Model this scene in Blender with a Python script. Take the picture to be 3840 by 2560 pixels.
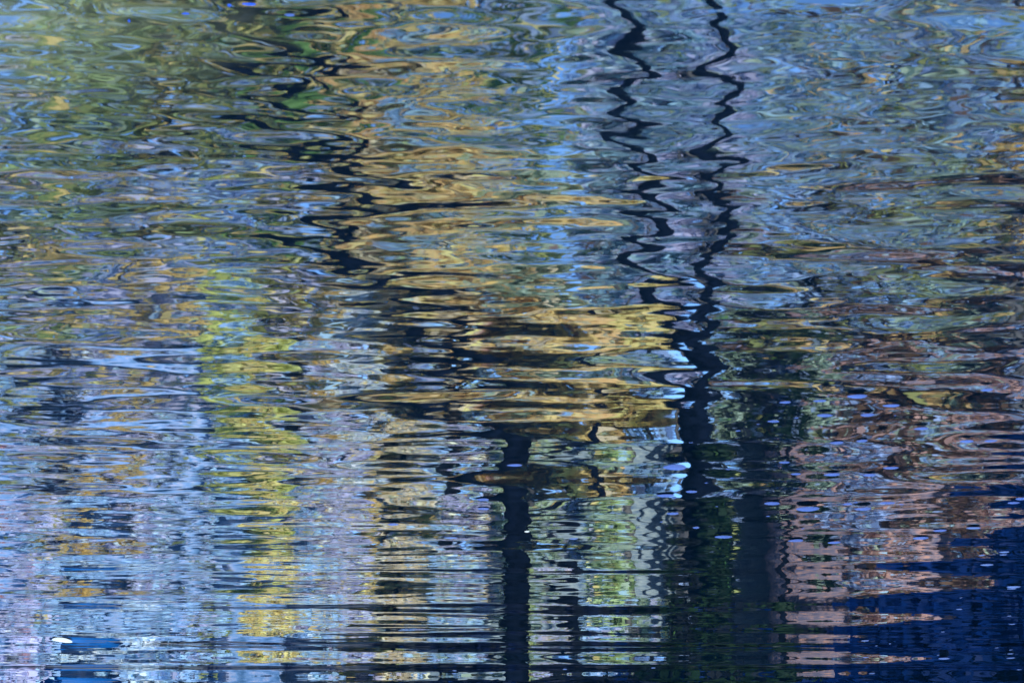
import bpy, math, random
import numpy as np
R = math.radians
for o in list(bpy.data.objects): bpy.data.objects.remove(o)
S = bpy.context.scene
COL = S.collection
rng = np.random.default_rng(7)
random.seed(7)

# ------------------------------------------------------------------ camera
# The photograph is hung upside down (the reflected trees stand upright in it): the camera is rolled half a turn.
H = 2.2
PITCH = R(16.0)
FPX = 1920 / math.tan(R(15.0))
cam = bpy.data.cameras.new('camera')
cam.sensor_width = 36
cam.lens = 36 * FPX / 3840
cam.clip_start = 0.05
cam.clip_end = 3000
cam.dof.use_dof = True
cam.dof.focus_distance = 30.0
cam.dof.aperture_fstop = 9.0
co = bpy.data.objects.new('camera', cam)
COL.objects.link(co)
co.location = (0, 0, H)
from mathutils import Matrix, Vector
f = Vector((0, math.cos(PITCH), -math.sin(PITCH)))
U = Vector((0, math.sin(PITCH), math.cos(PITCH)))
co.matrix_world = Matrix(((-1, -U.x, -f.x, 0), (0, -U.y, -f.y, 0), (0, -U.z, -f.z, H), (0, 0, 0, 1)))
S.camera = co

def ray(px, py):
    u = (px - 1920) / FPX; v = (1280 - py) / FPX
    return Vector((-u, f.y - v * U.y, f.z - v * U.z))
def onwater(px, py, z=0.0):
    d = ray(px, py); t = (z - H) / d.z
    return Vector((d.x * t, d.y * t, z))
def at(px, py, D):
    """the world point at depth D whose mirror image falls on this pixel of the calm pond"""
    d = ray(px, py); t = D / d.y
    return Vector((d.x * t, D, -H - d.z * t))

# ------------------------------------------------------------------ sky, sun, exposure
SUN_EL, SUN_AZ = R(27), R(190)      # azimuth measured clockwise from +Y: behind the camera's left
w = bpy.data.worlds.new('World'); S.world = w; w.use_nodes = True
nt = w.node_tree; bg = nt.nodes['Background']
sky = nt.nodes.new('ShaderNodeTexSky'); sky.sky_type = 'NISHITA'; sky.sun_disc = False
sky.sun_elevation = SUN_EL; sky.sun_rotation = SUN_AZ
sky.air_density = 1.0; sky.dust_density = 0.3; sky.ozone_density = 3.0
mul = nt.nodes.new('ShaderNodeMix'); mul.data_type = 'RGBA'; mul.blend_type = 'MULTIPLY'; mul.inputs[0].default_value = 1
mul.inputs[7].default_value = (0.80, 1.0, 1.28, 1)
nt.links.new(sky.outputs[0], mul.inputs[6]); nt.links.new(mul.outputs[2], bg.inputs[0])
bg.inputs[1].default_value = 0.15
sl = bpy.data.lights.new('sun', 'SUN'); sl.energy = 4.8; sl.angle = R(0.5); sl.color = (1, 0.95, 0.88)
so = bpy.data.objects.new('sun', sl); COL.objects.link(so)
sd = Vector((math.sin(SUN_AZ) * math.cos(SUN_EL), math.cos(SUN_AZ) * math.cos(SUN_EL), math.sin(SUN_EL)))
so.rotation_euler = sd.to_track_quat('Z', 'Y').to_euler()
vs = S.view_settings
vs.view_transform = 'Standard'; vs.look = 'None'; vs.gamma = 1; vs.use_curve_mapping = False
vs.exposure = 1.75
S.cycles.max_bounces = 5; S.cycles.diffuse_bounces = 2; S.cycles.glossy_bounces = 2
S.cycles.transmission_bounces = 2; S.cycles.transparent_max_bounces = 4
S.cycles.caustics_reflective = False; S.cycles.caustics_refractive = False
S.cycles.use_denoising = True; S.cycles.denoiser = 'OPENIMAGEDENOISE'; S.cycles.denoising_input_passes = 'RGB'

# ------------------------------------------------------------------ helpers
def tag(o, label=None, cat=None, group=None, kind=None):
    for k, v in (('label', label), ('category', cat), ('group', group), ('kind', kind)):
        if v: o[k] = v
    return o
def link(name, me, mat=None, parent=None):
    o = bpy.data.objects.new(name, me); COL.objects.link(o)
    if mat: me.materials.append(mat)
    if parent: o.parent = parent
    return o
def empty(name, loc):
    o = bpy.data.objects.new(name, None); COL.objects.link(o); o.location = loc
    o.empty_display_size = .2
    return o
def mesh_np(name, V, F, smooth=False, cols=None):
    """V (n,3), F (m,k) arrays"""
    V = np.asarray(V, np.float32); F = np.asarray(F, np.int32); k = F.shape[1]
    me = bpy.data.meshes.new(name)
    me.vertices.add(len(V)); me.vertices.foreach_set('co', V.ravel())
    me.loops.add(F.size); me.loops.foreach_set('vertex_index', F.ravel())
    me.polygons.add(len(F)); me.polygons.foreach_set('loop_start', np.arange(0, F.size, k, dtype=np.int32))
    if smooth: me.polygons.foreach_set('use_smooth', np.ones(len(F), bool))
    if cols is not None:
        a = me.color_attributes.new('tint', 'FLOAT_COLOR', 'POINT')
        a.data.foreach_set('color', np.asarray(cols, np.float32).ravel())
    me.update(calc_edges=True); me.validate()
    return me
def mat_new(name):
    m = bpy.data.materials.new(name); m.use_nodes = True
    n = m.node_tree.nodes; l = m.node_tree.links
    return m, n, l, n['Principled BSDF']
def mat_rough(name, c0, c1, scale=3, rough=.8, stretch=(1, 1, 1), bump=.3, spec=.12, mid=None):
    m, n, l, b = mat_new(name)
    tc = n.new('ShaderNodeTexCoord'); mp = n.new('ShaderNodeMapping'); mp.inputs['Scale'].default_value = stretch
    ns = n.new('ShaderNodeTexNoise'); ns.inputs['Scale'].default_value = scale; ns.inputs['Detail'].default_value = 6
    cr = n.new('ShaderNodeValToRGB'); cr.color_ramp.elements[0].position = .35; cr.color_ramp.elements[1].position = .65
    cr.color_ramp.elements[0].color = (*c0, 1); cr.color_ramp.elements[1].color = (*c1, 1)
    if mid: e = cr.color_ramp.elements.new(.5); e.color = (*mid, 1)
    bp = n.new('ShaderNodeBump'); bp.inputs['Strength'].default_value = bump
    l.new(tc.outputs['Object'], mp.inputs[0]); l.new(mp.outputs[0], ns.inputs[0])
    l.new(ns.outputs[0], cr.inputs[0]); l.new(cr.outputs[0], b.inputs['Base Color'])
    l.new(ns.outputs[0], bp.inputs['Height']); l.new(bp.outputs[0], b.inputs['Normal'])
    b.inputs['Roughness'].default_value = rough
    b.inputs['Specular IOR Level'].default_value = spec
    return m
def mat_leaf():
    m, n, l, b = mat_new('leaf_foliage')
    at_ = n.new('ShaderNodeAttribute'); at_.attribute_name = 'tint'
    tr = n.new('ShaderNodeBsdfTranslucent'); mx = n.new('ShaderNodeMixShader'); mx.inputs[0].default_value = .6
    l.new(at_.outputs[0], b.inputs['Base Color']); l.new(at_.outputs[0], tr.inputs[0])
    b.inputs['Roughness'].default_value = .6
    b.inputs['Specular IOR Level'].default_value = .15
    l.new(b.outputs[0], mx.inputs[1]); l.new(tr.outputs[0], mx.inputs[2])
    l.new(mx.outputs[0], n['Material Output'].inputs[0])
    return m
M_LEAF = mat_leaf()
M_BARK = mat_rough('dark_bark', (.0004, .0007, .0014), (.0035, .0055, .012), 5, .9, (1, 1, .25), spec=.02)
M_BARK2 = mat_rough('grey_bark', (.03, .03, .035), (.09, .085, .08), 6, .85, (1, 1, .25))

# ------------------------------------------------------------------ water
def build_water():
    rows_t = []
    g0, g1 = R(28.5), R(5.35)
    nr, nc = 1150, 860
    gt = np.linspace(math.tan(g0), math.tan(g1), nr)
    ys = H / gt
    ys = np.concatenate([np.linspace(-3, ys[0] - .05, 50), ys, np.array([ys[-1] + .3, ys[-1] + .8, 26.0])])
    tf = math.tan(R(18.5))
    c = np.linspace(-tf, tf, nc)
    e = tf + (np.linspace(0, 1, 26)[1:] ** 2) * 2.6
    c = np.concatenate([-e[::-1], c, e])
    Yr = np.maximum(ys, 3.2)
    X = Yr[:, None] * c[None, :]; Y = np.repeat(ys[:, None], len(c), 1)
    dx = np.gradient(X, axis=1)
    # slope field made of many small wave trains
    Z = np.zeros_like(X)
    def train(n, lmin, lmax, slope, spread, seed, mask=None):
        nonlocal Z
        r = np.random.default_rng(seed)
        acc = np.zeros_like(X)
        for i in range(n):
            lam = math.exp(r.uniform(math.log(lmin), math.log(lmax)))
            th = r.normal(0, spread)
            k = 2 * math.pi / lam
            kx, ky = k * math.sin(th), k * math.cos(th)
            a = slope * math.sqrt(2 / n) / k
            ph = r.uniform(0, 2 * math.pi)
            arg = kx * X + ky * Y + ph
            fade = np.clip((lam / (abs(math.sin(th)) + .15)) / (2.5 * dx) - .6, 0, 1)
            acc += a * fade * np.sin(arg)
        Z += acc if mask is None else acc * mask
    # smooth masks: gusts and calm lanes
    def blob(sx, sy, seed, n=14):
        r = np.random.default_rng(seed); A = np.zeros_like(X)
        for i in range(n):
            A += np.sin(X * r.normal(0, 1 / sx) + Y * r.normal(0, 1 / sy) + r.uniform(0, 6.28))
        return A / math.sqrt(n / 2)
    m1 = np.clip(.75 + .45 * blob(2.2, 1.3, 3), .15, 1.8)
    m2 = np.clip(.7 + .5 * blob(1.6, 1.0, 5), .1, 1.8)
    far = 1 / (1 + np.exp(-(Y - 11.5) / 1.6))
    left = 1 / (1 + np.exp(-(X / np.maximum(Y, 3) - .02) / .03))     # world +X is the picture's left
    mid = np.exp(-((Y - 8.5) / 4.0) ** 2)
    toe = 1 / (1 + np.exp(-(Y - 14.5) / 1.5))
    calm = 1 - .72 * toe * (1 - left)
    fw = 1 / (1 + np.exp(-(Y - 12.0) / 1.8))
    train(12, 1.0, 2.4, .013, .30, 11)
    train(12, 1.2, 2.3, .037, .035, 21, toe)
    train(34, .32, .80, .021, .42, 12, m1 * (.8 + .7 * mid) * (1 - fw))
    train(34, .16, .34, .014, .36, 13, m2 * (.8 + .5 * mid) * (1 - fw))
    train(30, .40, .95, .021, .14, 31, m1 * calm * fw)
    train(30, .18, .40, .014, .20, 32, m2 * calm * fw)
    train(50, .06, .16, .008, .30, 14, m2 * (.7 + .4 * mid) * calm)
    train(40, .11, .26, .012, .30, 15, far * (.12 + .8 * left))
    V = np.stack([X, Y, Z], -1).reshape(-1, 3)
    nR, nC = X.shape
    idx = np.arange(nR * nC).reshape(nR, nC)
    F = np.stack([idx[:-1, :-1], idx[:-1, 1:], idx[1:, 1:], idx[1:, :-1]], -1).reshape(-1, 4)
    me = mesh_np('water', V, F, True)
    m, n, l, b = mat_new('pond_water')
    tc = n.new('ShaderNodeNewGeometry')
    # silty shallows beside the near bank
    sub = n.new('ShaderNodeVectorMath'); sub.operation = 'SUBTRACT'; p = onwater(230, 40)
    sub.inputs[1].default_value = (p.x + .25, p.y - .15, 0)
    sc = n.new('ShaderNodeVectorMath'); sc.operation = 'MULTIPLY'; sc.inputs[1].default_value = (1.15, 1.15, 0)
    ln = n.new('ShaderNodeVectorMath'); ln.operation = 'LENGTH'
    ns = n.new('ShaderNodeTexNoise'); ns.inputs['Scale'].default_value = 5; ns.inputs['Detail'].default_value = 7
    ad = n.new('ShaderNodeMath'); ad.operation = 'MULTIPLY_ADD'; ad.inputs[1].default_value = .9
    mr = n.new('ShaderNodeMapRange'); mr.inputs[1].default_value = 1.5; mr.inputs[2].default_value = .8
    mr.inputs[3].default_value = 0; mr.inputs[4].default_value = 1
    l.new(tc.outputs['Position'], sub.inputs[0]); l.new(sub.outputs[0], sc.inputs[0]); l.new(sc.outputs[0], ln.inputs[0])
    l.new(tc.outputs['Position'], ns.inputs[0]); l.new(ns.outputs[0], ad.inputs[0]); l.new(ln.outputs['Value'], ad.inputs[2])
    l.new(ad.outputs[0], mr.inputs[0])
    ns2 = n.new('ShaderNodeTexNoise'); ns2.inputs['Scale'].default_value = 16; ns2.inputs['Detail'].default_value = 8
    cr = n.new('ShaderNodeValToRGB'); cr.color_ramp.elements[0].position = .35; cr.color_ramp.elements[1].position = .7
    cr.color_ramp.elements[0].color = (.022, .030, .018, 1); cr.color_ramp.elements[1].color = (.062, .070, .042, 1)
    l.new(tc.outputs['Position'], ns2.inputs[0]); l.new(ns2.outputs[0], cr.inputs[0])
    mc = n.new('ShaderNodeMix'); mc.data_type = 'RGBA'
    mc.inputs[6].default_value = (.0003, .003, .007, 1)
    l.new(mr.outputs[0], mc.inputs[0]); l.new(cr.outputs[0], mc.inputs[7])
    dif = n.new('ShaderNodeBsdfDiffuse'); l.new(mc.outputs[2], dif.inputs[0])
    gl = n.new('ShaderNodeBsdfGlossy'); gl.inputs['Roughness'].default_value = 0.022
    gl.inputs[0].default_value = (.84, .94, 1, 1)
    fr = n.new('ShaderNodeFresnel'); fr.inputs[0].default_value = 3.0
    mx = n.new('ShaderNodeMixShader')
    l.new(fr.outputs[0], mx.inputs[0]); l.new(dif.outputs[0], mx.inputs[1]); l.new(gl.outputs[0], mx.inputs[2])
    l.new(mx.outputs[0], n['Material Output'].inputs[0])
    o = link('water', me, m)
    tag(o, 'rippled blue pond water mirroring autumn trees and sky', kind='structure')
build_water()

# ------------------------------------------------------------------ land
def build_ground():
    xs = np.concatenate([np.linspace(-900, -40, 12), np.linspace(-36, 36, 60), np.linspace(40, 900, 12)])
    ys = np.concatenate([np.linspace(-600, -8, 8), np.linspace(-6, 22, 18), np.linspace(22.5, 30, 20), np.linspace(32, 80, 20), np.linspace(100, 1500, 8)])
    X, Y = np.meshgrid(xs, ys)
    s = np.clip((Y - 23.4) / 1.0, 0, 1); s = s * s * (3 - 2 * s)
    nb = np.clip((1.2 - Y) / 2.5, 0, 1)
    Z = -1.2 + s * 1.65 + nb * 1.9 + np.clip((Y - 26) / 40, 0, 1) * .8
    Z += .05 * np.sin(X * 1.3) * np.sin(Y * 1.7 + X * .3) * (s + nb)
    nR, nC = X.shape; idx = np.arange(nR * nC).reshape(nR, nC)
    F = np.stack([idx[:-1, :-1], idx[:-1, 1:], idx[1:, 1:], idx[1:, :-1]], -1).reshape(-1, 4)
    me = mesh_np('ground', np.stack([X, Y, Z], -1).reshape(-1, 3), F, True)
    tag(link('ground', me, mat_rough('bank_earth', (.02, .025, .04), (.07, .07, .075), 1.2)), 'grassy earth bank of the pond', kind='structure')
build_ground()

# ------------------------------------------------------------------ foliage
def leaf_cloud(centres, spread, n, size, palette, weights, flat=.7):
    """n leaf quads scattered round the given clump centres"""
    C = np.asarray(centres)
    k = rng.integers(0, len(C), n)
    d = rng.normal(0, 1, (n, 3)); d /= np.linalg.norm(d, axis=1)[:, None]
    r = rng.random(n) ** (1 / 2.2)
    sp = np.asarray(spread)
    if sp.ndim == 0: sp = np.array([sp, sp, sp * flat])
    P = C[k] + d * r[:, None] * sp
    a = rng.normal(0, 1, (n, 3)); a /= np.linalg.norm(a, axis=1)[:, None]
    b = rng.normal(0, 1, (n, 3)); b -= a * (a * b).sum(1)[:, None]; b /= np.linalg.norm(b, axis=1)[:, None]
    s = size * rng.uniform(.6, 1.4, n)[:, None]
    q = np.stack([P + a * s, P + b * s * .55, P - a * s, P - b * s * .55], 1)
    V = q.reshape(-1, 3); F = np.arange(4 * n).reshape(n, 4)
    pal = np.array(palette); wt = np.array(weights, float); wt /= wt.sum()
    clump_pref = rng.choice(len(pal), len(C), p=wt)
    own = rng.choice(len(pal), n, p=wt)
    pick = np.where(rng.random(n) < .6, clump_pref[k], own)
    c = pal[pick] * rng.uniform(.7, 1.3, n)[:, None]
    c = np.concatenate([np.clip(c, 0, .9), np.ones((n, 1))], 1)
    return V, F, np.repeat(c, 4, 0)

def tube(pts, rads, seg=8):
    V = []; F = []
    pts = [Vector(p) for p in pts]
    for i, p in enumerate(pts):
        t = (pts[min(i + 1, len(pts) - 1)] - pts[max(i - 1, 0)]).normalized()
        a = t.cross(Vector((.3, 1, .1))).normalized(); b = t.cross(a)
        for j in range(seg):
            th = 2 * math.pi * j / seg
            wob = 1 + .12 * math.sin(3 * th + i * 1.3)
            V.append(p + (a * math.cos(th) + b * math.sin(th)) * rads[i] * wob)
    for i in range(len(pts) - 1):
        for j in range(seg):
            F.append((i * seg + j, i * seg + (j + 1) % seg, (i + 1) * seg + (j + 1) % seg, (i + 1) * seg + j))
    return np.array([tuple(v) for v in V]), np.array(F)
def merge(parts):
    Vs = []; Fs = []; o = 0
    for V, F in parts:
        Vs.append(V); Fs.append(F + o); o += len(V)
    return np.concatenate(Vs), np.concatenate(Fs)
def bend(p0, p1, n, wob):
    p0 = Vector(p0); p1 = Vector(p1); L = (p1 - p0).length
    out = [p0]
    for i in range(1, n):
        t = i / n
        out.append(p0.lerp(p1, t) + Vector((random.gauss(0, wob), random.gauss(0, wob * .6), random.gauss(0, wob * .3))) * L * math.sin(math.pi * t))
    out.append(p1)
    return out

def plant(name, label, cat, D, cx, cy, rx, ry, n, size, palette, weights, clumps=None, group=None, trunk=True, bark=None, gaps=.34, depth=None, slim=1):
    """tree or shrub whose crown's mirror image is centred at photo pixel cx,cy with half extents rx,ry"""
    global rng
    rng = np.random.default_rng(int(cx * 13 + cy * 7 + D * 10))
    c = at(cx, cy, D); e = at(cx + rx, cy, D); u = at(cx, cy - ry, D)
    RX = abs(e.x - c.x); RZ = abs(u.z - c.z); RY = depth or min(RX, 2.2)
    clumps = clumps or max(8, int(RX * RZ * 5))
    cs = []
    while len(cs) < clumps:
        p = rng.uniform(-1, 1, 3)
        if (p * p).sum() < 1: cs.append((p[0] * RX, p[1] * RY, p[2] * RZ))
    base = Vector((c.x, D, .35))
    root = empty(name, base); tag(root, label, cat, group)
    off = np.array([0, 0, c.z - base.z])
    sp = np.array([max(.25, RX * gaps), RY * gaps, max(.2, RZ * gaps * .8)])
    V, F, K = leaf_cloud(np.array(cs) + off, sp, n, size, palette, weights)
    keep = V[:, 2].reshape(-1, 4).min(1) > -.2
    F = F[keep]
    link('crown' if trunk else 'foliage', mesh_np('crown', V, F, False, K), M_LEAF, root)
    if trunk:
        parts = [tube(bend((0, 0, -.5), (0, 0, max(c.z - base.z + RZ * .5, 1)), 6, .03), np.linspace(.16, .04, 7) * slim)]
        for i in range(7):
            q = cs[i % len(cs)]; z0 = random.uniform(.35, .8) * max(c.z - base.z, 1)
            parts.append(tube(bend((0, 0, z0), (q[0], q[1], q[2] + off[2]), 4, .05), np.linspace(.05, .012, 5), 6))
        V, F = merge(parts)
        link('trunk', mesh_np('trunk', V, F, True), bark or M_BARK2, root)
    return root

OLIVE = (.34, .36, .12); GREEN = (.14, .28, .08); DKGREEN = (.012, .03, .012); YEL = (.86, .69, .28); GOLD = (.72, .53, .20)
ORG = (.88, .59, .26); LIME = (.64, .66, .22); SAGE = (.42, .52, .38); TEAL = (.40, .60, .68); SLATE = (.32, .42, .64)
LAV = (.55, .54, .72); BROWN = (.14, .08, .045); PINK = (.60, .36, .30); CREAM = (.80, .68, .48); NAVY = (.004, .008, .03); WHT_GLINT = (.72, .82, .90); REDB = (.38, .18, .18); SHADE_BLUE = (.001, .017, .095)  # white holds painted glints, dark blue holds painted shade
BLU_GLINT = (.42, .62, .88); DARK = (.012, .016, .022); PGREEN = (.42, .54, .24)  # pale blue leaves hold sky glints and sheen in their colour

# background wood: haze put into slate and sage leaf colours, crowns 55 m off, one tree each
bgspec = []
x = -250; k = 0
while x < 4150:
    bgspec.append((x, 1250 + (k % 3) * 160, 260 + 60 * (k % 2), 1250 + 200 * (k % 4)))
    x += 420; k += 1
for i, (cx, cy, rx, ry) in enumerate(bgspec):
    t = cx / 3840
    pal = [SLATE, SAGE, LAV if t < .55 else BROWN, OLIVE if t < .5 else SLATE, BLU_GLINT]
    plant('background_tree', 'haze-coloured slate and sage tree in the far row behind the pond bank', 'tree', 60 + 4 * (i % 3), cx, cy, rx, ry, 1700, .42,
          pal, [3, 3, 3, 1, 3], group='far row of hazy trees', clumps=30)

# main autumn trees
T = [
 # name, label, D, cx, cy, rx, ry, n, size, palette, weights
 ('green_tree', 'olive green tree with sparse yellow leaves, mirrored in the upper left', 34, 500, 100, 850, 800, 17000, .19, [OLIVE, SAGE, PGREEN, SLATE, GOLD, DARK], [6, 4, 2, 2, 3, 1]),
 ('green_tree', 'mossy green and gold tree mirrored at top centre', 33, 1500, 50, 600, 760, 14000, .17, [OLIVE, GREEN, SAGE, YEL, SLATE, ORG], [4, 3, 3, 2, 2, 1]),
 ('golden_tree', 'tall golden yellow autumn tree mirrored left of the forked trunk', 27, 1700, 800, 500, 560, 18000, .13, [YEL, ORG, GOLD, CREAM, PGREEN, BLU_GLINT, SAGE], [6, 6, 3, 5, 2.5, 1.5, 1.5]),
 ('golden_tree', 'orange and cream leaved tree mirrored low beside the forked trunk', 26.5, 1960, 1380, 540, 420, 19000, .13, [ORG, YEL, CREAM, GOLD, SAGE, PINK, BLU_GLINT], [5, 4, 4, 2, 2, 1, 1.5]),
 ('golden_tree', 'mustard and olive leaved tree mirrored left of centre', 27.5, 900, 1230, 780, 420, 15000, .13, [GOLD, OLIVE, SLATE, LAV, YEL, DARK, BLU_GLINT], [4, 2, 3, 3, 3, .2, 3]),
 ('golden_tree', 'yellow flecked tree mirrored at the left edge', 31, 50, 1000, 320, 420, 6000, .13, [GOLD, OLIVE, SLATE, LAV, DARK], [3, 3, 3, 2, .5]),
 ('lime_tree', 'vivid yellow green narrow tree mirrored at lower left', 23.6, 900, 1590, 230, 520, 4800, .12, [LIME, YEL, PGREEN, BLU_GLINT], [11, 2, 1, 2]),
 ('pale_tree', 'pale green leaved willow mirrored between two dark trunks', 26, 2360, 2060, 260, 520, 13000, .10, [PGREEN, SAGE, YEL, LAV, SLATE, BLU_GLINT], [3, 4, 1, 3, 2, 3]),
 ('mixed_tree', 'grey mauve and mustard shrubby tree mirrored bottom centre', 31, 1450, 2150, 480, 420, 9000, .12, [GOLD, LAV, SAGE, SLATE, OLIVE, CREAM], [3, 3, 3, 2, 2, 1]),
 ('brown_tree', 'dark brown and olive tree mirrored right of the forked trunk', 33, 3200, 1130, 620, 300, 9500, .13, [BROWN, OLIVE, SLATE, DARK, GREEN, ORG], [5, 3, 3, 3, 1, 1]),
 ('blue_grey_tree', 'slate grey tree with scattered amber leaves mirrored top right', 36, 3300, 250, 720, 850, 15000, .18, [SLATE, SAGE, BROWN, ORG, TEAL, OLIVE, BLU_GLINT], [6, 3, 2, 1, 4, 2, 2]),
 ('pale_tree', 'pale teal and lilac leaved tree mirrored just left of the two slender stems', 26.4, 2260, 640, 200, 400, 5200, .15, [TEAL, LAV, WHT_GLINT, SAGE, BLU_GLINT], [4, 5, 2, 2, 3]),
 ('pale_tree', 'lilac and slate leaved tree mirrored between and behind the two slender stems', 35, 2600, 800, 280, 520, 7500, .17, [SLATE, LAV, TEAL, SAGE, BLU_GLINT], [5, 5, 2, 2, 2]),
 ('brown_tree', 'slate and brown tree mirrored at the right edge, above the brick house', 33, 3850, 1500, 320, 620, 9000, .14, [SLATE, BROWN, SAGE, DARK, PINK], [4, 3, 2, 1, 2]),
 ('teal_tree', 'pale teal and slate leaved tree mirrored behind the two slender stems', 40, 2400, -100, 420, 700, 6500, .2, [TEAL, SLATE, SAGE, LAV, PGREEN], [5, 4, 3, 3, 1]),
 ('amber_tree', 'amber leaved tree mirrored at the right edge', 30, 3800, 560, 220, 360, 3600, .12, [ORG, GOLD, OLIVE, SLATE], [4, 3, 2, 1]),
]
for nm, lb, D, cx, cy, rx, ry, n, s, pal, wt in T:
    shrubby = nm == 'lime_tree'
    plant(nm, lb, 'tree', D, cx, cy, rx, ry, int(n * .22), s * 1.35, pal, wt, slim=1, trunk=not shrubby)

# dark ivy clad foliage round the big trunk, and a dark green bush to its right
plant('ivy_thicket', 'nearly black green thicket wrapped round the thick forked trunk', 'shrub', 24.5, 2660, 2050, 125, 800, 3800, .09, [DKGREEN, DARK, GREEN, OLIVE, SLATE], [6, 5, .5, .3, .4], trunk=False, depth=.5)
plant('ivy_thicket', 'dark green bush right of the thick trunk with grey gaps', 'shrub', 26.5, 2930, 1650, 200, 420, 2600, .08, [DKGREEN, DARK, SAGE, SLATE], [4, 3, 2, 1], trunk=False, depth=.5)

# ------------------------------------------------------------------ the dark trunks
def trunk_tree(name, label, D, limbs, mat=None, thick=1.0):
    x0, y0 = limbs[0][0][0][:2]
    b = at(x0, y0, D); base = Vector((b.x, D, .3)); root = empty(name, base); tag(root, label, 'tree')
    ppm = FPX / (math.hypot(D, 5))
    first = True
    parts = []
    for pts, w0, w1 in limbs:
        P = [at(p[0], p[1], D + (p[2] if len(p) > 2 else 0)) - base for p in pts]
        P2 = []
        for i in range(len(P) - 1):
            for k in range(4): P2.append(P[i].lerp(P[i + 1], k / 4) + Vector((random.gauss(0, .025), 0, 0)))
        P2.append(P[-1])
        rad = np.linspace(w0, w1, len(P2)) / 2 / ppm * thick
        V, F = tube(P2, rad, 10)
        link('trunk' if first else 'branch', mesh_np('trunk', V, F, True), mat or M_BARK, root)
        first = False
    return root
trunk_tree('forked_tree', 'big dark tree with a thick trunk forking into two slender stems', 25,
    [([(2700, 2900), (2690, 2500), (2660, 2100), (2620, 1700), (2600, 1350)], 250, 150),
     ([(2600, 1380), (2500, 1200), (2440, 950), (2400, 650), (2370, 300), (2350, -60), (2340, -400)], 100, 66),
     ([(2620, 1380), (2660, 1150), (2690, 900), (2700, 600), (2730, 300), (2720, -60), (2700, -400)], 84, 54),
     ([(2640, 1200), (2610, 1000), (2620, 800)], 26, 10),
     ([(2610, 1900), (2480, 1750), (2380, 1700)], 34, 12),
     ([(2410, 700), (2500, 560), (2560, 420)], 22, 8),
     ([(2700, 700), (2850, 480), (3000, 380)], 26, 8),
     ([(2720, 350), (2560, 120), (2500, -100)], 24, 10),
     ([(2700, 1900), (2850, 1600), (2950, 1500)], 40, 14)], thick=.74)
trunk_tree('leaning_tree', 'slim dark tree leaning left across the golden leaves', 24.6,
    [([(1960, 2750), (1930, 2300), (1950, 1950), (1900, 1700), (1760, 1500), (1620, 1300), (1500, 1120), (1360, 940), (1290, 760), (1180, 520), (1020, 300), (900, 60), (800, -200)], 62, 72),
     ([(1940, 2050), (2080, 1950), (2200, 1800), (2240, 1600), (2260, 1450)], 40, 14),
     ([(1300, 780), (1350, 560), (1270, 380), (1230, 200)], 34, 16),
     ([(1180, 520), (980, 430), (820, 430)], 46, 16),
     ([(1320, 860), (1160, 900), (1040, 980)], 50, 16),
     ([(1700, 1430), (1500, 1380), (1380, 1370)], 44, 14),
     ([(1950, 2300), (1800, 2120), (1650, 2080)], 26, 10)], thick=1.45)
trunk_tree('short_trunk_tree', 'short dark trunk standing right of the leaning tree', 26,
    [([(2190, 2800), (2180, 2500), (2160, 2250), (2120, 2100)], 130, 70),
     ([(2150, 2260), (2050, 2080), (1980, 2000)], 50, 20),
     ([(2170, 2280), (2260, 2050), (2330, 1950)], 44, 16)])
trunk_tree('thin_tree', 'thin dark sapling at lower left of the leaning tree', 27,
    [([(1480, 2700), (1470, 2300), (1490, 2000), (1440, 1800)], 22, 10),
     ([(1470, 2350), (1560, 2200), (1650, 2150)], 12, 6), ([(1480, 2100), (1400, 2000), (1330, 1960)], 12, 6)])
trunk_tree('thin_tree', 'bare twiggy sapling near the pink brick wall', 27,
    [([(2960, 2600), (2930, 2200), (2960, 1950), (2900, 1750)], 30, 12),
     ([(2940, 2100), (3050, 1950), (3150, 1930)], 16, 6), ([(2950, 1980), (2860, 1850), (2800, 1820)], 14, 6)])

# ------------------------------------------------------------------ houses
def box(c, d):
    c = np.array(c); d = np.array(d) / 2
    V = np.array([[sx, sy, sz] for sz in (-1, 1) for sy in (-1, 1) for sx in (-1, 1)]) * d + c
    F = np.array([[0, 2, 3, 1], [4, 5, 7, 6], [0, 1, 5, 4], [2, 6, 7, 3], [0, 4, 6, 2], [1, 3, 7, 5]])
    return V, F
M_LAV = mat_rough('lavender_render', (.04, .10, .20), (.32, .32, .42), 5, mid=(.13, .23, .42))
M_WHITE = mat_rough('white_paint', (.34, .38, .50), (.60, .66, .80), 8, .6)
M_BLUE = mat_rough('blue_paint', (.0, .03, .11), (.0, .05, .18), 2, .5)
M_PINK = mat_rough('pink_stone', (.04, .05, .09), (.36, .19, .14), 4.5, .9, (1, 1, 1.6), mid=(.13, .11, .14))
M_GREY = mat_rough('grey_stone', (.05, .08, .12), (.20, .23, .22), 4.5, .9)
M_GLASS = mat_rough('dark_glass', (.01, .015, .03), (.02, .03, .05), 1, .1)
M_ROOF = mat_rough('slate_roof', (.12, .14, .18), (.22, .24, .28), 3)
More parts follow.
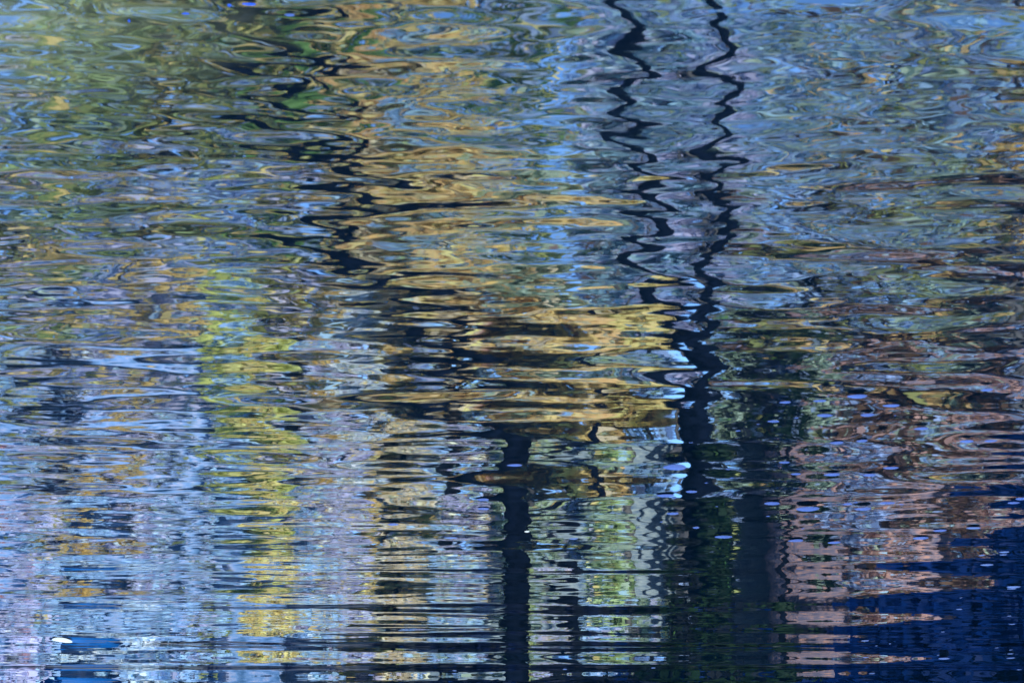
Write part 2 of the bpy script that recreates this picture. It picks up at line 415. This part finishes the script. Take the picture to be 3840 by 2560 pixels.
def house(name, label, D, px0, px1, pyt, wall, wins, deep=7, plinth=None, rise=2.2):
    a = at(px0, pyt, D); b = at(px1, pyt, D); x0, x1 = sorted((a.x, b.x)); top = a.z
    cx = (x0 + x1) / 2; root = empty(name, (cx, D, .3)); tag(root, label, 'house'); W = x1 - x0; Ht = top - .3
    V, F = box((0, deep / 2, Ht / 2 - .3), (W, deep, Ht + .6)); link('wall', mesh_np('wall', V, F), wall, root)
    V = np.array([[-W / 2 - .3, -.4, Ht], [W / 2 + .3, -.4, Ht], [W / 2 + .3, deep + .4, Ht], [-W / 2 - .3, deep + .4, Ht], [-W / 2 - .3, deep / 2, Ht + rise], [W / 2 + .3, deep / 2, Ht + rise]])
    me = bpy.data.meshes.new('roof'); me.from_pydata([tuple(v) for v in V], [], [(0, 1, 5, 4), (2, 3, 4, 5), (0, 4, 3), (1, 2, 5), (3, 2, 1, 0)])
    link('roof', me, M_ROOF, root)
    for (wx, wz, ww, wh) in wins:
        V, F = box((wx * W, -.03, wz * Ht), (ww, .12, wh)); fr = link('window', mesh_np('window', V, F), M_WHITE, root)
        V, F = box((wx * W, -.1, wz * Ht), (ww - .18, .04, wh - .18)); link('pane', mesh_np('pane', V, F), M_GLASS, fr)
    if plinth:
        V, F = box((0, -.12, -.1), (W + .1, .2, .7)); link('plinth', mesh_np('plinth', V, F), plinth, root)
    return root
h = house('boathouse', 'lavender rendered boathouse with a low blue base behind the left bank', 24.6, 1080, -260, 1420, M_LAV,
      [], rise=.35)
a_ = at(-240, 2500, 24.4).x - h.location.x; b_ = at(520, 2500, 24.4).x - h.location.x
V, F = box(((a_ + b_) / 2, -.15, -.02), (abs(a_ - b_), .2, .62)); link('plinth', mesh_np('plinth', V, F), M_BLUE, h)
house('stone_cottage', 'grey stone cottage behind the middle of the bank', 38, 2890, 1180, 1780, M_GREY, [], rise=.5)
house('brick_house', 'pinkish brick house behind the bank, right of the thick trunk', 34, 3660, 2960, 1380, M_PINK, [], rise=1.0)

def shade_strip(px0, px1, D, ztop0, ztop, n, size, pal, wt, label):  # added leaf strips; bank shade is put into their dark colours
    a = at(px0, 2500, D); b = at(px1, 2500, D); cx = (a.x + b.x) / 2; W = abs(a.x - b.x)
    root = empty('painted_shade_strip', (cx, D, .2)); tag(root, label, 'hedge')
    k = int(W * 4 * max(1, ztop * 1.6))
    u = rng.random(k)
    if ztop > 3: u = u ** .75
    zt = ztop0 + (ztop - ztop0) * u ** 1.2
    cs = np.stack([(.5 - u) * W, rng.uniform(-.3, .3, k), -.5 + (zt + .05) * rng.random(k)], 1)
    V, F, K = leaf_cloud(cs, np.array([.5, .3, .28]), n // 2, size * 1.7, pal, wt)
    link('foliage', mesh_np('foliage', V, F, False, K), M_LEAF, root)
shade_strip(540, 2450, 24.3, .30, 1.0, 9000, .09, [NAVY, DARK, SHADE_BLUE], [4, 3, 1], 'added low leaf strip coloured as bank shade along the water edge, left of the thick trunk')
shade_strip(2400, 3100, 24.3, .95, 1.0, 6000, .09, [DKGREEN, DARK, SHADE_BLUE], [3, 3, 1], 'added low leaf strip coloured as bank shade at the foot of the thick trunk')
shade_strip(3050, 4800, 24.2, .4, 5.4, 26000, .17, [SHADE_BLUE], [7], 'added hedge with blue shade in its leaf colour, rising toward the right end of the bank')  # put in for the navy area, its shade is leaf colour
SH = [  # glints along the wall are painted as white and pale blue leaves
 ('mixed_shrub', 'wide loose lilac and sky blue shrub low along the lavender wall', 24.1, 400, 2300, 520, 260, 2600, [BLU_GLINT, BLU_GLINT, SLATE, WHT_GLINT, LAV]),
 ('mixed_shrub', 'red and white speckled shrub at the far left end of the lavender wall', 23.9, 60, 2250, 170, 420, 1800, [BLU_GLINT, WHT_GLINT, LAV, LAV, REDB]),
 ('mixed_shrub', 'slim pale blue birch-like shrub before the lavender wall', 23.9, 555, 2250, 50, 400, 700, [BLU_GLINT, WHT_GLINT, LAV]),
 ('mixed_shrub', 'thin mustard and lilac shrub before the lavender wall, left of the birch-like one', 24.0, 330, 1750, 260, 420, 1500, [BLU_GLINT, LAV, SLATE, GOLD, WHT_GLINT, NAVY]),
 ('mixed_shrub', 'thin blue and grey shrub before the lavender wall, right of the birch-like one', 24.0, 700, 1900, 240, 480, 1500, [SLATE, LAV, BLU_GLINT, OLIVE, DARK, SAGE]),
 ('mixed_shrub', 'thin olive shrub at the left end of the lavender wall', 24.0, 90, 1800, 220, 620, 1700, [BLU_GLINT, SLATE, LAV, OLIVE, GOLD]),
 ('mixed_shrub', 'airy pale blue and mustard shrub at the right end of the lavender wall', 24.6, 1200, 1800, 330, 520, 3200, [GOLD, BLU_GLINT, LAV, WHT_GLINT, YEL]),
 ('mixed_shrub', 'sage and lilac shrub on the bank, left of the short trunk', 26, 1980, 2050, 260, 480, 3200, [SAGE, LAV, PGREEN, BLU_GLINT, GOLD]),
 ('mixed_shrub', 'airy cream and mustard shrub before the grey stone cottage', 25.5, 1620, 1950, 300, 430, 3000, [CREAM, GOLD, LAV, BLU_GLINT, SAGE]),
]
for nm, lb, D, cx, cy, rx, ry, n, pal in SH:
    plant(nm, lb, 'shrub', D, cx, cy, rx, ry, n, .10, pal, [3, 3, 3, 3, 2, .5][:len(pal)], trunk=False, depth=.3)
plant('rust_shrub', 'sparse rust and pink shrub in front of the brick house', 'shrub', 28, 3270, 1900, 480, 560, 6500, .10, [PINK, BROWN, SAGE, SLATE, DARK, BLU_GLINT], [6, 3, 2, 2, 1.5, 2], trunk=False)

# ------------------------------------------------------------------ floating leaves
def leaf_mesh(L, Wd, seed):
    r = random.Random(seed); n = 14; V = []; F = []
    cup = r.uniform(.02, .06) * L
    V.append((0, 0, .0015))
    for ring in (.5, .85, 1.0):
        for j in range(n):
            th = 2 * math.pi * j / n
            k = 1 + .05 * math.sin(2 * th + seed) + .04 * math.sin(3 * th + seed * 2)
            V.append((math.cos(th) * L / 2 * ring * k, math.sin(th) * Wd / 2 * ring * k * (1 - .18 * math.cos(th)), .0015 + cup * ring ** 3))
    for j in range(n):
        F.append((0, 1 + j, 1 + (j + 1) % n))
        for q in range(2):
            a = 1 + q * n
            F.append((a + j, a + n + j, a + n + (j + 1) % n, a + (j + 1) % n))
    me = bpy.data.meshes.new('floating_leaf'); me.from_pydata(V, [], F)
    for p in me.polygons: p.use_smooth = True
    return me
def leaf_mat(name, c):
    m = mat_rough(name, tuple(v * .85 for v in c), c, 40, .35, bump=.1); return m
M_PERI = leaf_mat('periwinkle_sky_leaf', (.035, .07, .20)); M_COBALT = leaf_mat('cobalt_leaf', (.006, .05, .34)); M_PALE = leaf_mat('pale_sky_leaf', (.05, .09, .20)); M_CREAM = leaf_mat('cream_leaf', (.38, .42, .38))  # periwinkle and pale leaf colours include the blue of reflected sky
def fl(px, py, wpx, hpx, label, mat, group=None):
    p = onwater(px, py, .006)
    L = wpx / FPX * math.hypot(p.y, H); g = math.atan2(H, p.y); Wd = hpx / FPX * math.hypot(p.y, H) / math.sin(g)
    o = link('floating_leaf', leaf_mesh(L, Wd, int(px + py)), mat)
    o.location = p; o.rotation_euler.z = random.uniform(-.12, .12)
    tag(o, label, 'leaf', group)
FL = [
 (2530, 1746, 88, 22, 'largest pale periwinkle oval leaf floating at the left edge of the thick dark trunk reflection', M_PERI),
 (2495, 1854, 66, 12, 'slim periwinkle leaf floating under the largest one, beside the dark trunk reflection', M_PERI),
 (2592, 1840, 42, 9, 'small blue leaf floating in the middle of the thick dark trunk reflection', M_PERI),
 (2522, 1922, 44, 9, 'small blue leaf floating left in the dark trunk reflection, below two slim ones', M_PERI),
 (2610, 1975, 26, 7, 'tiny blue leaf floating low in the dark trunk reflection', M_PERI),
 (3214, 1481, 72, 16, 'uppermost broad periwinkle leaf floating in the dark area right of the trunk', M_PERI),
 (3700, 1458, 46, 10, 'oval periwinkle leaf floating alone near the right edge, above the navy water', M_PERI),
 (2944, 1505, 42, 9, 'periwinkle leaf floating left of the uppermost broad one', M_PERI),
 (3342, 1516, 62, 11, 'periwinkle leaf floating right of and below the uppermost broad one', M_PERI),
 (3074, 1500, 50, 9, 'faint periwinkle leaf floating just left of the uppermost broad one', M_PERI),
 (3092, 1554, 60, 12, 'left one of two matching periwinkle leaves level with each other on dark water', M_PERI),
 (3252, 1553, 54, 12, 'right one of two matching periwinkle leaves level with each other on dark water', M_PERI),
 (2900, 1577, 46, 9, 'periwinkle leaf floating on green grey water below the matching pair', M_PERI),
 (3455, 1603, 54, 10, 'periwinkle leaf floating at the tip of the pink streaks', M_PERI),
 (3138, 1657, 50, 10, 'left of two periwinkle leaves floating in a dark ripple eye', M_PERI),
 (3232, 1650, 40, 10, 'right of two periwinkle leaves floating in a dark ripple eye', M_PERI),
 (3625, 1650, 54, 10, 'left of two slim leaves floating on the navy band at the right', M_PERI),
 (3715, 1650, 50, 9, 'right of two slim leaves floating on the navy band at the right', M_PERI),
 (3028, 1903, 90, 17, 'longest periwinkle leaf floating on the pink streaks right of the trunk', M_PERI),
 (2894, 1884, 58, 12, 'periwinkle leaf floating left of and above the longest leaf', M_PERI),
 (3236, 1904, 60, 12, 'periwinkle leaf floating right of the longest leaf', M_PERI),
 (3328, 1883, 56, 9, 'periwinkle leaf floating on pink streaks, upper right of the longest leaf', M_PERI),
 (3178, 1886, 36, 8, 'short periwinkle leaf floating between the longest leaf and its right neighbours', M_PERI),
 (3340, 1751, 56, 10, 'periwinkle leaf floating at the top of the pink streaks', M_PERI),
 (3260, 1777, 52, 10, 'periwinkle leaf floating on a black ripple below the top of the pink streaks', M_PERI),
 (3120, 1775, 60, 11, 'periwinkle leaf floating inside a dark round ripple', M_PERI),
 (2984, 1774, 36, 8, 'small periwinkle leaf floating left of the dark round ripple', M_PERI),
 (2712, 2009, 64, 11, 'periwinkle leaf floating on the right side of the thick trunk reflection', M_PERI),
 (2984, 2024, 56, 10, 'periwinkle leaf floating below the longest leaf', M_PERI),
 (3128, 2030, 50, 8, 'pale periwinkle leaf floating just above the middle pink streak', M_PERI),
 (3452, 2013, 60, 10, 'periwinkle leaf floating where the pink streaks meet the navy water', M_PERI),
 (3524, 1986, 50, 9, 'blue leaf floating at the left shore of the navy water', M_PERI),
 (3650, 1976, 54, 8, 'pale leaf floating alone high on the navy water', M_PALE),
 (3700, 2114, 46, 7, 'pale leaf floating on the navy water above the middle of its left half', M_PALE),
 (3800, 2196, 50, 7, 'upper of two long pale leaves close together at the right edge of navy water', M_PALE),
 (3794, 2204, 38, 5, 'lower of two long pale leaves close together at the right edge of navy water', M_PALE),
 (3766, 2066, 36, 6, 'upper of two short pale dashes floating on navy water by the right edge', M_PALE),
 (3762, 2077, 26, 5, 'lower of two short pale dashes floating on navy water by the right edge', M_PALE),
 (3682, 2079, 24, 5, 'short pale dash floating left of the pair of dashes', M_PALE),
 (3830, 1867, 46, 10, 'blue leaf cut by the right edge of the picture', M_PERI),
 (3800, 1882, 44, 8, 'slim blue leaf floating just below the one cut by the right edge', M_PERI),
 (2940, 15 + 1716, 40, 8, 'small periwinkle leaf floating above the dark round ripple', M_PERI),
 (860, 18, 16, 9, 'short cobalt blue leaf floating at the top left', M_COBALT),
 (934, 13, 56, 9, 'long cobalt blue leaf floating against the top edge', M_COBALT),
 (696, 49, 30, 6, 'cobalt blue leaf floating below left of the long one at the top edge', M_COBALT),
 (1086, 53, 36, 10, 'dull blue leaf floating right of the cobalt ones at the top', M_PERI),
 (484, 77, 7, 12, 'tiny upright cobalt fleck floating on the murky green water', M_COBALT),
 (232, 2395, 66, 20, 'cream white oval leaf floating in the lower left corner', M_CREAM),
 (1380, 2452, 40, 5, 'thin pale leaf floating on the dark band near the bottom, left of centre', M_PALE),
 (1930, 1740, 56, 9, 'periwinkle leaf ringed by gold streaks near the middle of the picture', M_PERI),
 (1810, 1870, 50, 9, 'upper periwinkle leaf of a pair on mauve water left of the dark branch', M_PERI),
 (1812, 1904, 44, 9, 'lower periwinkle leaf of a pair on mauve water left of the dark branch', M_PERI),
 (1474, 1962, 44, 8, 'pale blue leaf floating on mustard streaks, left of centre', M_PERI),
 (1690, 2012, 48, 6, 'thin pale leaf floating above the first dark band left of centre', M_PALE),
 (1976, 1990, 18, 6, 'small bright white blob floating in the upper dark branch reflection', M_CREAM),
 (2150, 2017, 32, 7, 'small pale leaf floating at the right end of the dark branch', M_PALE),
]
for a in FL:
    if a[5]: fl(*a)
rr = random.Random(5)
for i in range(26):
    px = rr.uniform(3050, 3835); py = rr.uniform(2220, 2550)
    if px < 3050 + (2550 - py): continue
    w_ = rr.choice((8, 12, 16, 22, 30, 40))
    fl(px, py, w_, max(3, w_ * .16), 'tiny pale fleck floating on the navy water of the lower right corner', M_PALE, 'pale flecks on the navy water')
for i in range(18):
    px = rr.uniform(2450, 3400); py = rr.uniform(1480, 2120); w_ = rr.uniform(8, 20)
    fl(px, py, w_, w_ * .22, 'tiny blue fleck floating on the dark and pink water right of centre', M_PERI, 'blue flecks beside the trunk reflection')
for i in range(16):
    px = rr.uniform(1250, 2500); py = rr.uniform(2420, 2550); w_ = rr.choice((10, 16, 24))
    fl(px, py, w_, 3.5, 'tiny pale dash floating on the dark bands along the bottom', M_PALE, 'pale dashes on the dark bottom bands')
